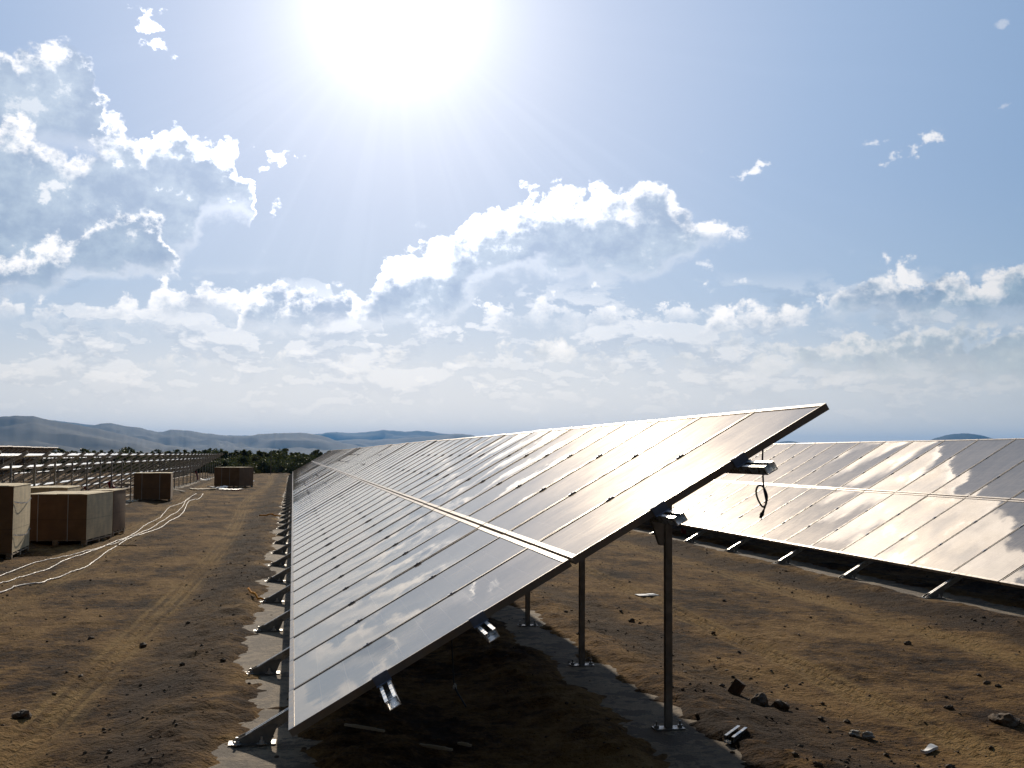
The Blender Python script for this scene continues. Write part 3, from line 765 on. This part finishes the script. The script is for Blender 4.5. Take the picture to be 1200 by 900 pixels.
# ------------------------------------------------------------------ hills
M['hill'] = None
m, t, p = new_mat('wooded hillside', (.05, .06, .035), .9, 0, .1)
pos = t.node('ShaderNodeNewGeometry').outputs['Position']
t.put(p.inputs['Base Color'], t.mix(t.smooth(t.noise(pos, .0016, 7, .6), .35, .7), C(.003, .009, .012), C(.010, .018, .018)))
M['hill'] = m
def hills(name, D, prof, depth, seed, label):
    pr = sorted((azel(u, v)[0], math.tan(azel(u, v)[1])*D) for u, v in prof)
    A = np.array([q[0] for q in pr]); Hh = np.array([q[1] for q in pr])
    az = np.linspace(A[0], A[-1], 420); top = np.interp(az, A, Hh)
    k = np.exp(-np.linspace(-2, 2, 9)**2); k /= k.sum(); top = np.convolve(np.pad(top, 4, 'edge'), k, 'valid')
    top = top+fbm(az*220, az*0+seed, 1, 4, seed)*D*.0006
    nr = 36; rr = np.linspace(-1, 1, nr)
    AA, RR = np.meshgrid(az, rr, indexing='ij'); TT = np.repeat(top[:, None], nr, 1)
    bell = np.where(RR < 0, (1-np.abs(RR)**1.15), 1-RR**2)
    dist = D+RR*depth
    x, y = np.sin(AA)*dist, np.cos(AA)*dist
    z = TT*bell + np.abs(fbm(x/900, y/900, 1.0, 5, seed+7))*-D*.020*np.clip(1-np.abs(RR*2+1)**2, 0, 1)
    z = np.where(np.abs(RR) < .02, TT, z); z = np.where(np.abs(RR) >= .999, -1.0, z)
    me = bpy.data.meshes.new(name); na = len(az)
    co = np.stack([x, y, z], -1).reshape(-1, 3); idx = np.arange(na*nr).reshape(na, nr)
    qd = np.stack([idx[:-1, :-1], idx[1:, :-1], idx[1:, 1:], idx[:-1, 1:]], -1).reshape(-1, 4)
    me.from_pydata(co.tolist(), [], qd.tolist()); me.update(); me.materials.append(M['hill'])
    me.polygons.foreach_set('use_smooth', [True]*len(me.polygons))
    o = link(name, me); tag(o, label, 'hills', kind='structure')
hills('hills', 7000, [(-700, 520), (-420, 505), (-200, 494), (-60, 491), (0, 488), (20, 486), (40, 487), (60, 491.5), (83, 496), (107, 500.5), (130, 505), (150, 510), (175, 516), (200, 522), (240, 528), (280, 532.6)], 2400, 3, 'nearest wooded blue-grey ridge rising at the left edge')
hills('hills', 9500, [(-300, 505), (-100, 498), (30, 497), (90, 499), (107, 499), (118, 496), (128, 495), (150, 499), (167, 501.5), (187, 506.5), (200, 503), (220, 504), (240, 507), (260, 509.5), (287, 510.7), (307, 508), (333, 507), (353, 506), (370, 508.5), (387, 513), (400, 518), (430, 524), (470, 530)], 2600, 8, 'middle blue ridge of rounded hills behind the nearest one')
hills('hills', 12500, [(0, 492), (50, 490.8), (83, 494.5), (108, 497.5), (140, 505), (200, 512), (330, 519), (400, 516), (420, 514), (440, 515.5), (470, 513), (500, 511), (532, 508), (552, 509), (562, 512), (600, 519), (660, 524), (760, 527), (850, 524), (900, 520), (925, 515.5), (945, 520), (1000, 526), (1080, 519), (1102, 511), (1130, 506.5), (1150, 509), (1168, 515), (1220, 524), (1500, 522)], 2400, 15, 'paler distant ridge, its low peaks showing beyond the panels')
hills('hills', 17000, [(200, 515), (270, 510), (330, 511), (376, 508), (390, 505.7), (415, 507.5), (432, 505.5), (450, 503.3), (470, 505.5), (492, 504.5), (505, 506), (532, 509), (600, 514), (800, 522), (1200, 524)], 2500, 25, 'palest and farthest mountain ridge on the skyline')

# ------------------------------------------------------------------ haze
mb = MB(); mb.quad8([(-25000, -1000, -2.5), (25000, -1000, -2.5), (25000, 25000, -2.5), (-25000, 25000, -2.5), (-25000, -1000, 450), (25000, -1000, 450), (25000, 25000, 450), (-25000, 25000, 450)])
hz = bpy.data.materials.new('haze air'); hz.use_nodes = True; t = NT(hz.node_tree)
hz.node_tree.nodes.remove(hz.node_tree.nodes['Principled BSDF'])
pv = t.node('ShaderNodeVolumePrincipled'); pv.inputs['Color'].default_value = (.18, .50, 1.0, 1); pv.inputs['Density'].default_value = HAZE = 4.6e-5
pv.inputs['Anisotropy'].default_value = 0.15
t.l.new(pv.outputs[0], hz.node_tree.nodes['Material Output'].inputs['Volume'])
o = mb.build('haze', hz); tag(o, 'thin bluish air haze over the whole plain', 'haze', kind='stuff')

# ------------------------------------------------------------------ light
SUN_AZ, SUN_EL = R(4.6), R(20.8)
sd = Vector((math.sin(SUN_AZ)*math.cos(SUN_EL), math.cos(SUN_AZ)*math.cos(SUN_EL), math.sin(SUN_EL)))
ld = bpy.data.lights.new('sun', 'SUN'); ld.energy = 4.0; ld.angle = R(.55); ld.color = (1, .87, .70)
lo = bpy.data.objects.new('sun', ld); COL.objects.link(lo); lo.location = (0, 0, 50)
lo.rotation_euler = (-sd).to_track_quat('-Z', 'Y').to_euler()

W = bpy.data.worlds.new('World'); SC.world = W; W.use_nodes = True
t = NT(W.node_tree); bg = W.node_tree.nodes['Background']
sky = t.node('ShaderNodeTexSky', sky_type='NISHITA', sun_disc=False)
sky.sun_elevation = SUN_EL; sky.sun_rotation = SUN_AZ; sky.altitude = 200; sky.air_density = 1.0; sky.dust_density = 0.7; sky.ozone_density = 1.3
dirv = t.vmath('NORMALIZE', t.node('ShaderNodeTexCoord').outputs['Generated'])
dx, dy, dz = t.xyz(dirv)
az = t.math('ARCTAN2', dx, dy); el = t.math('ARCSINE', dz)
ang = t.math('ARCCOSINE', t.math('MINIMUM', t.vmath('DOT_PRODUCT', dirv, tuple(sd)), .999999))
deg = t.math('MULTIPLY', ang, 57.2958)
P2 = t.comb(az, t.math('MULTIPLY', el, 1.25))
A0, A1, E1 = -.95, 1.15, .8
def curve(pts):
    """pts: pixels on the photograph -> elevation as a function of azimuth"""
    q = sorted(azel(u, v) for u, v in pts)
    n = t.node('ShaderNodeFloatCurve'); mp = n.mapping; mp.extend = 'HORIZONTAL'; c = mp.curves[0]
    X_ = [(a-A0)/(A1-A0) for a, e in q]; Y_ = [max(0, e/E1) for a, e in q]
    while len(c.points) < len(X_): c.points.new(.5, .5)
    for pt, x_, y_ in zip(c.points, X_, Y_): pt.location = (x_, y_); pt.handle_type = 'VECTOR'
    mp.update(); n.inputs[0].default_value = 1
    return n
azw_n = t.noise(P2, 26, 3, .55, out=1)         # domain warp
wx, wy, wz = t.xyz(azw_n)
puff = t.vor(t.comb(t.math('ADD', az, t.math('MULTIPLY', t.math('SUBTRACT', wx, .5), .03)), t.math('MULTIPLY', el, 1.15)), 34, 4, .55, dim='2D')
fb = t.noise(P2, 22, 9, .62, dim='2D')
fb2 = t.noise(P2, 60, 7, .62, dim='2D')
azq = t.math('ADD', az, t.math('ADD', t.math('MULTIPLY', t.math('SUBTRACT', wy, .5), .045), t.math('MULTIPLY', t.math('SUBTRACT', fb2, .5), .015)))
uN = t.math('DIVIDE', t.math('SUBTRACT', azq, A0), A1-A0, clamp=True)
edge = t.math('ADD', t.math('MULTIPLY', t.math('SUBTRACT', .40, puff), .020), t.math('ADD', t.math('MULTIPLY', t.math('SUBTRACT', fb, .5), .040), t.math('MULTIPLY', t.math('SUBTRACT', fb2, .5), .018)))
sunf = t.smooth(deg, 34, 2)
# the clear sky, its whitish aureole round the sun
K = 0.055
skyc = t.vmath('MULTIPLY', sky.outputs[0], (K, K, K))
SKYG = 'SKYG'
def glow(sig, amp): return t.math('MULTIPLY', t.math('EXPONENT', t.math('MULTIPLY', deg, -1/sig)), amp)
g_sum = t.math('ADD', t.math('ADD', glow(.8, 6.0), glow(2.4, 1.25)), glow(12, .17))
sx_ = t.math('SUBTRACT', az, SUN_AZ); sy_ = t.math('SUBTRACT', el, SUN_EL)
pa = t.math('ARCTAN2', sx_, sy_)
shaft = t.noise(t.comb(t.math('MULTIPLY', pa, 5.0), t.math('MULTIPLY', deg, .012)), 2.2, 3, .6, dim='2D')
g_sum = t.math('ADD', g_sum, t.math('MULTIPLY', t.math('MULTIPLY', t.smooth(shaft, .45, .68), t.smooth(sy_, .02, -.10)), t.math('MULTIPLY', t.smooth(deg, 34, 4), .022)))
aur = t.vmath('MULTIPLY', t.comb(g_sum, g_sum, g_sum), (1.0, .985, 1.0))
clear = t.ramp(t.math('DIVIDE', deg, 60), [(.05, C(.66, .74, .93)), (.16, C(.48, .60, .85)), (.32, C(.35, .50, .76)), (.58, C(.23, .375, .61)), (1.0, C(.12, .22, .40))])
base = t.mix(.22, clear, skyc)
hazeband = t.smooth(el, .24, .02)
base = t.mix(t.math('MULTIPLY', hazeband, .6), base, t.mix(t.smooth(deg, 45, 14), C(.34, .48, .58), C(.60, .70, .80)))
cur = base
# cloud shades
rimc = t.vmath('MULTIPLY', t.comb(1.0, .97, .95), t.comb(*(t.math('ADD', t.smooth(deg, 40, 3, .80, 1.5), t.smooth(deg, 16, 6, 0, 3.0)),)*3))
bodyc = t.mix(t.smooth(deg, 34, 6), C(.24, .345, .47), C(.51, .61, .79))
def layer(cur, tops, bots, rim_w=.012, amp=1.0, alpha=1.0, body=None, rim=None, wisp=.25, bsoft=.012, rimamt=1.0):
    T_ = curve(tops); B_ = curve(bots)
    t.put(T_.inputs[1], uN); t.put(B_.inputs[1], uN)
    T = t.math('MULTIPLY', T_.outputs[0], E1); B = t.math('MULTIPLY', B_.outputs[0], E1)
    st = t.math('ADD', t.math('SUBTRACT', T, el), t.math('MULTIPLY', edge, amp))
    sb = t.math('ADD', t.math('SUBTRACT', el, B), t.math('MULTIPLY', edge, amp*.6))
    al = t.math('MULTIPLY', t.smooth(st, -.001, .0085), t.smooth(sb, -.004, bsoft*1.6))
    th = t.math('MINIMUM', t.math('SUBTRACT', T, B), 1.0)
    st2 = t.math('ADD', st, t.math('ADD', t.math('MULTIPLY', t.math('SUBTRACT', fb2, .5), -.055), t.math('MULTIPLY', t.math('SUBTRACT', fb, .5), -.06)))
    rimf = t.math('MAXIMUM', t.smooth(st2, rim_w*1.6, rim_w*.1), t.smooth(sb, bsoft*1.2, 0, 0, .75))
    wsp = t.smooth(t.math('ADD', fb, t.math('MULTIPLY', t.math('SUBTRACT', fb2, .5), .6)), .62, .74, 0, wisp)
    rimf = t.math('MULTIPLY', t.math('MAXIMUM', rimf, wsp), rimamt)
    shade = t.mix(t.smooth(t.math('ADD', t.math('MULTIPLY', fb, .7), t.math('MULTIPLY', fb2, .3)), .38, .62), t.vmath('MULTIPLY', body or bodyc, (.92, .93, .95)), t.vmath('MULTIPLY', body or bodyc, (1.30, 1.24, 1.14)))
    cc = t.mix(rimf, shade, rim or rimc)
    return t.mix(t.math('MULTIPLY', al, alpha), cur, cc)
OUT = 520  # pixel row of 'no cloud'
low = [(-500, 470), (1700, 470)]
# scattered fair-weather puffs low in the sky, lit on their sunward tops
def puffs(cur, sc, thr, e0, e1, k, seed):
    q0 = t.comb(t.math('ADD', az, t.math('MULTIPLY', t.math('SUBTRACT', wx, .5), .02)), t.math('MULTIPLY', el, 2.0), seed)
    q1 = t.comb(t.math('ADD', az, t.math('MULTIPLY', t.math('SUBTRACT', wx, .5), .02)), t.math('MULTIPLY', t.math('ADD', el, .16/sc), 2.0), seed)
    d0 = t.noise(q0, sc, 8, .58); d1 = t.noise(q1, sc, 8, .58)
    m_ = t.math('MULTIPLY', t.smooth(el, e0, e0+.03), t.smooth(el, e1, e1-.04))
    f_ = t.math('MULTIPLY', t.math('MULTIPLY', t.smooth(d0, thr, thr+.025), m_), k)
    lit = t.smooth(t.math('SUBTRACT', d0, d1), -.02, .07)
    return t.mix(f_, cur, t.mix(lit, bodyc, rimc))
cur = puffs(cur, 13, .50, .03, .155, .42, 3.3)
cur = puffs(cur, 32, .53, .01, .12, .30, 7.7)
# low hazy banks near the horizon (farthest first)
soft_body = t.mix(.5, bodyc, C(.52, .57, .60)); soft_rim = t.mix(.45, rimc, C(.66, .68, .68))
cur = layer(cur, [(-900, 430), (-200, 425), (0, 420), (60, 408), (150, 418), (240, 405), (330, 415), (430, 400), (540, 405), (640, 388), (700, 400), (800, 392), (900, 405), (1000, 400), (1100, 410), (1200, 400), (1500, 405), (1900, 420)],
            [(-900, 470), (0, 462), (300, 455), (600, 460), (900, 462), (1200, 470), (1900, 475)], .010, 1.1, .75, soft_body, soft_rim, .6, .03)
# right bank
cur = layer(cur, [(730, 470), (770, 436), (800, 418), (830, 400), (870, 380), (950, 385), (1040, 375), (1120, 372), (1200, 360), (1400, 340), (1900, 400)],
            [(730, 468), (800, 440), (880, 425), (960, 462), (1040, 470), (1200, 478), (1900, 480)], .010, 1.0, .8, t.mix(.35, bodyc, C(.32, .44, .50)), soft_rim, .35, .02)
cur = layer(cur, [(700, 440), (760, 425), (790, 400), (800, 378), (818, 366), (845, 350), (870, 340), (890, 340), (905, 350), (930, 346), (955, 352), (966, 340), (975, 335), (990, 316), (1005, 305), (1030, 303), (1045, 306), (1060, 300), (1085, 298), (1110, 302), (1130, 308), (1150, 305), (1180, 298), (1200, 280), (1300, 262), (1500, 280), (1900, 400)],
            [(700, 438), (780, 425), (850, 415), (930, 408), (960, 385), (1060, 396), (1130, 402), (1200, 398), (1500, 392), (1900, 420)], .016, 1.0, .92, None, None, .45, .02)
# small white mid banks under the centre cloud
cur = layer(cur, [(380, 420), (420, 400), (450, 392), (520, 380), (545, 355), (580, 335), (620, 330), (660, 322), (700, 328), (740, 345), (780, 345), (830, 340), (850, 360), (880, 400)],
            [(380, 418), (440, 412), (520, 405), (600, 400), (700, 405), (780, 395), (840, 390), (880, 402)], .02, 1.6, .8, t.mix(.4, bodyc, rimc), None, .8, .02)
# centre-left lobe
cur = layer(cur, [(230, 420), (262, 400), (275, 375), (285, 345), (300, 326), (325, 316), (345, 326), (365, 322), (395, 325), (425, 330), (440, 345), (450, 380), (460, 410)],
            [(230, 418), (270, 405), (330, 402), (400, 396), (440, 395), (460, 412)], .013, .85, .92, None, None, .4, .012)
# big centre cloud
cur = layer(cur, [(395, 380), (415, 345), (432, 325), (442, 300), (455, 290), (475, 286), (500, 272), (520, 268), (532, 250), (545, 238), (560, 236), (572, 222), (590, 224), (612, 218), (640, 210), (660, 207), (700, 207), (728, 208), (745, 195), (765, 186), (785, 190), (790, 205), (800, 222), (812, 236), (830, 245), (850, 245), (865, 256), (885, 270), (900, 283), (915, 300)],
            [(395, 384), (430, 395), (480, 394), (530, 388), (555, 350), (590, 335), (640, 332), (700, 340), (770, 340), (800, 325), (815, 300), (850, 292), (880, 286), (900, 288), (915, 296)], .021, .95, .97, None, None, .22, .014)
# left bank, lower bands
cur = layer(cur, [(-900, 330), (-100, 322), (0, 335), (60, 345), (120, 338), (180, 325), (220, 318), (250, 312), (280, 330), (300, 350), (350, 372), (430, 378), (470, 400)],
            [(-900, 400), (0, 392), (80, 398), (180, 402), (260, 396), (340, 400), (430, 398), (470, 404)], .015, 1.3, .88, t.mix(.2, bodyc, rimc), None, .7, .02)
# left bank, upper grey tower
cur = layer(cur, [(-900, 90), (-300, 60), (-60, 50), (0, 42), (14, 54), (28, 40), (45, 35), (65, 36), (85, 33), (97, 42), (103, 55), (116, 62), (124, 76), (122, 92), (126, 112), (132, 128), (140, 150), (150, 200), (160, 260)],
            [(-900, 300), (-100, 220), (0, 200), (80, 190), (140, 210), (160, 258)], .012, .75, .98, None, None, .3, .02)
# left bank, main mass
cur = layer(cur, [(-900, 180), (-200, 150), (0, 122), (30, 128), (50, 150), (75, 160), (110, 152), (135, 128), (150, 124), (160, 150), (172, 150), (178, 132), (196, 126), (215, 134), (230, 146), (255, 152), (274, 158), (286, 172), (291, 192), (288, 215), (296, 250), (308, 300), (320, 330)],
            [(-900, 380), (-100, 345), (0, 340), (90, 335), (200, 330), (225, 300), (240, 268), (270, 266), (296, 268), (310, 305), (320, 332)], .016, .9, .98, None, None, .55, .018)
# dark belly of the left bank
cur = layer(cur, [(-900, 300), (-100, 285), (0, 288), (40, 280), (75, 262), (110, 240), (150, 225), (185, 240), (200, 270), (212, 310), (220, 335)],
            [(-900, 400), (-100, 372), (0, 366), (60, 352), (120, 334), (180, 332), (212, 330), (220, 337)], .010, .9, .9, t.mix(.4, bodyc, C(.26, .36, .52)), None, .15, .012)
# bright broken cloud high above the picture, mirrored in the right-hand panels
cur = layer(cur, [(450, -520), (520, -330), (600, -350), (680, -330), (700, -300), (722, -240), (736, -150), (742, -110), (750, -60), (765, -30)],
            [(450, -300), (520, -90), (600, -45), (680, -40), (720, -60), (745, -90), (760, -50), (775, -25)], .05, 1.1, .97, t.vmath('MULTIPLY', t.mix(.6, bodyc, rimc), (1.2, 1.13, 1.06)), t.vmath('MULTIPLY', rimc, (1.5, 1.42, 1.34)), .8, .015)
# small ragged wisps
def wisp(cur, u, v, su, sv, rot=0.0, k=1.0):
    a0, e0 = azel(u, v); su, sv = su/F, sv/F
    a = t.math('SUBTRACT', az, a0); e = t.math('SUBTRACT', el, e0)
    ca, sa = math.cos(rot), math.sin(rot)
    p_ = t.math('ADD', t.math('MULTIPLY', a, ca/su), t.math('MULTIPLY', e, sa/su)); q_ = t.math('ADD', t.math('MULTIPLY', a, -sa/sv), t.math('MULTIPLY', e, ca/sv))
    d = t.math('SQRT', t.math('ADD', t.math('MULTIPLY', p_, p_), t.math('MULTIPLY', q_, q_)))
    s = t.math('ADD', t.math('SUBTRACT', .85, d), t.math('ADD', t.math('MULTIPLY', edge, 14), t.math('MULTIPLY', t.math('SUBTRACT', fb2, .48), 5.0)))
    f = t.math('MULTIPLY', t.smooth(s, -.05, 1.0), k)
    return t.mix(f, cur, rimc)
for w_ in ((178, 28, 22, 13, -1.0, .95), (183, 48, 14, 10, -.5, .9), (207, 66, 7, 5, 0, .6), (330, 183, 20, 9, 0, .9), (309, 198, 9, 5, 0, .6), (319, 244, 8, 11, 0, .6), (877, 203, 16, 7, .3, .8), (890, 190, 14, 5, -.4, .7),
           (1054, 183, 20, 9, .3, .75), (1092, 158, 15, 8, .2, .8), (1020, 168, 14, 4, .2, .5), (822, 178, 7, 4, 0, .7), (868, 329, 13, 5, 0, .7), (860, 270, 30, 9, -.3, .6), (826, 309, 14, 5, 0, .5), (1172, 30, 8, 4, 0, .3), (1170, 127, 14, 3, .3, .3)):
    cur = wisp(cur, *w_)
lowb = t.math('MULTIPLY', t.math('POWER', t.smooth(el, .15, -.01), 1.3), .85)
cur = t.mix(lowb, cur, t.mix(t.smooth(deg, 42, 14), C(.74, .68, .58), C(1.40, 1.24, 1.04)))
cur = t.vmath('ADD', cur, aur)
# the sky opposite the low sun is much duller
cur = t.mix(t.smooth(deg, 50, 110), cur, t.mix(.5, t.vmath('MULTIPLY', cur, (.26, .23, .20)), C(.05, .05, .052)))
# below the horizon the world is earth-dark
cur = t.mix(t.smooth(el, -.03, -.10), cur, C(.10, .085, .065))
t.put(bg.inputs[0], cur); bg.inputs[1].default_value = 1.0

SC.view_settings.view_transform = 'Standard'; SC.view_settings.look = 'None'; SC.view_settings.exposure = 0.0; SC.view_settings.gamma = 1; SC.view_settings.use_curve_mapping = False
cy = SC.cycles; cy.use_denoising = True; cy.max_bounces = 6; cy.diffuse_bounces = 3; cy.glossy_bounces = 4; cy.volume_bounces = 1; cy.transparent_max_bounces = 8
try: cy.denoiser = 'OPENIMAGEDENOISE'
except Exception: pass
cy.sample_clamp_indirect = 6
W.cycles.sampling_method = 'MANUAL'; W.cycles.sample_map_resolution = 1024
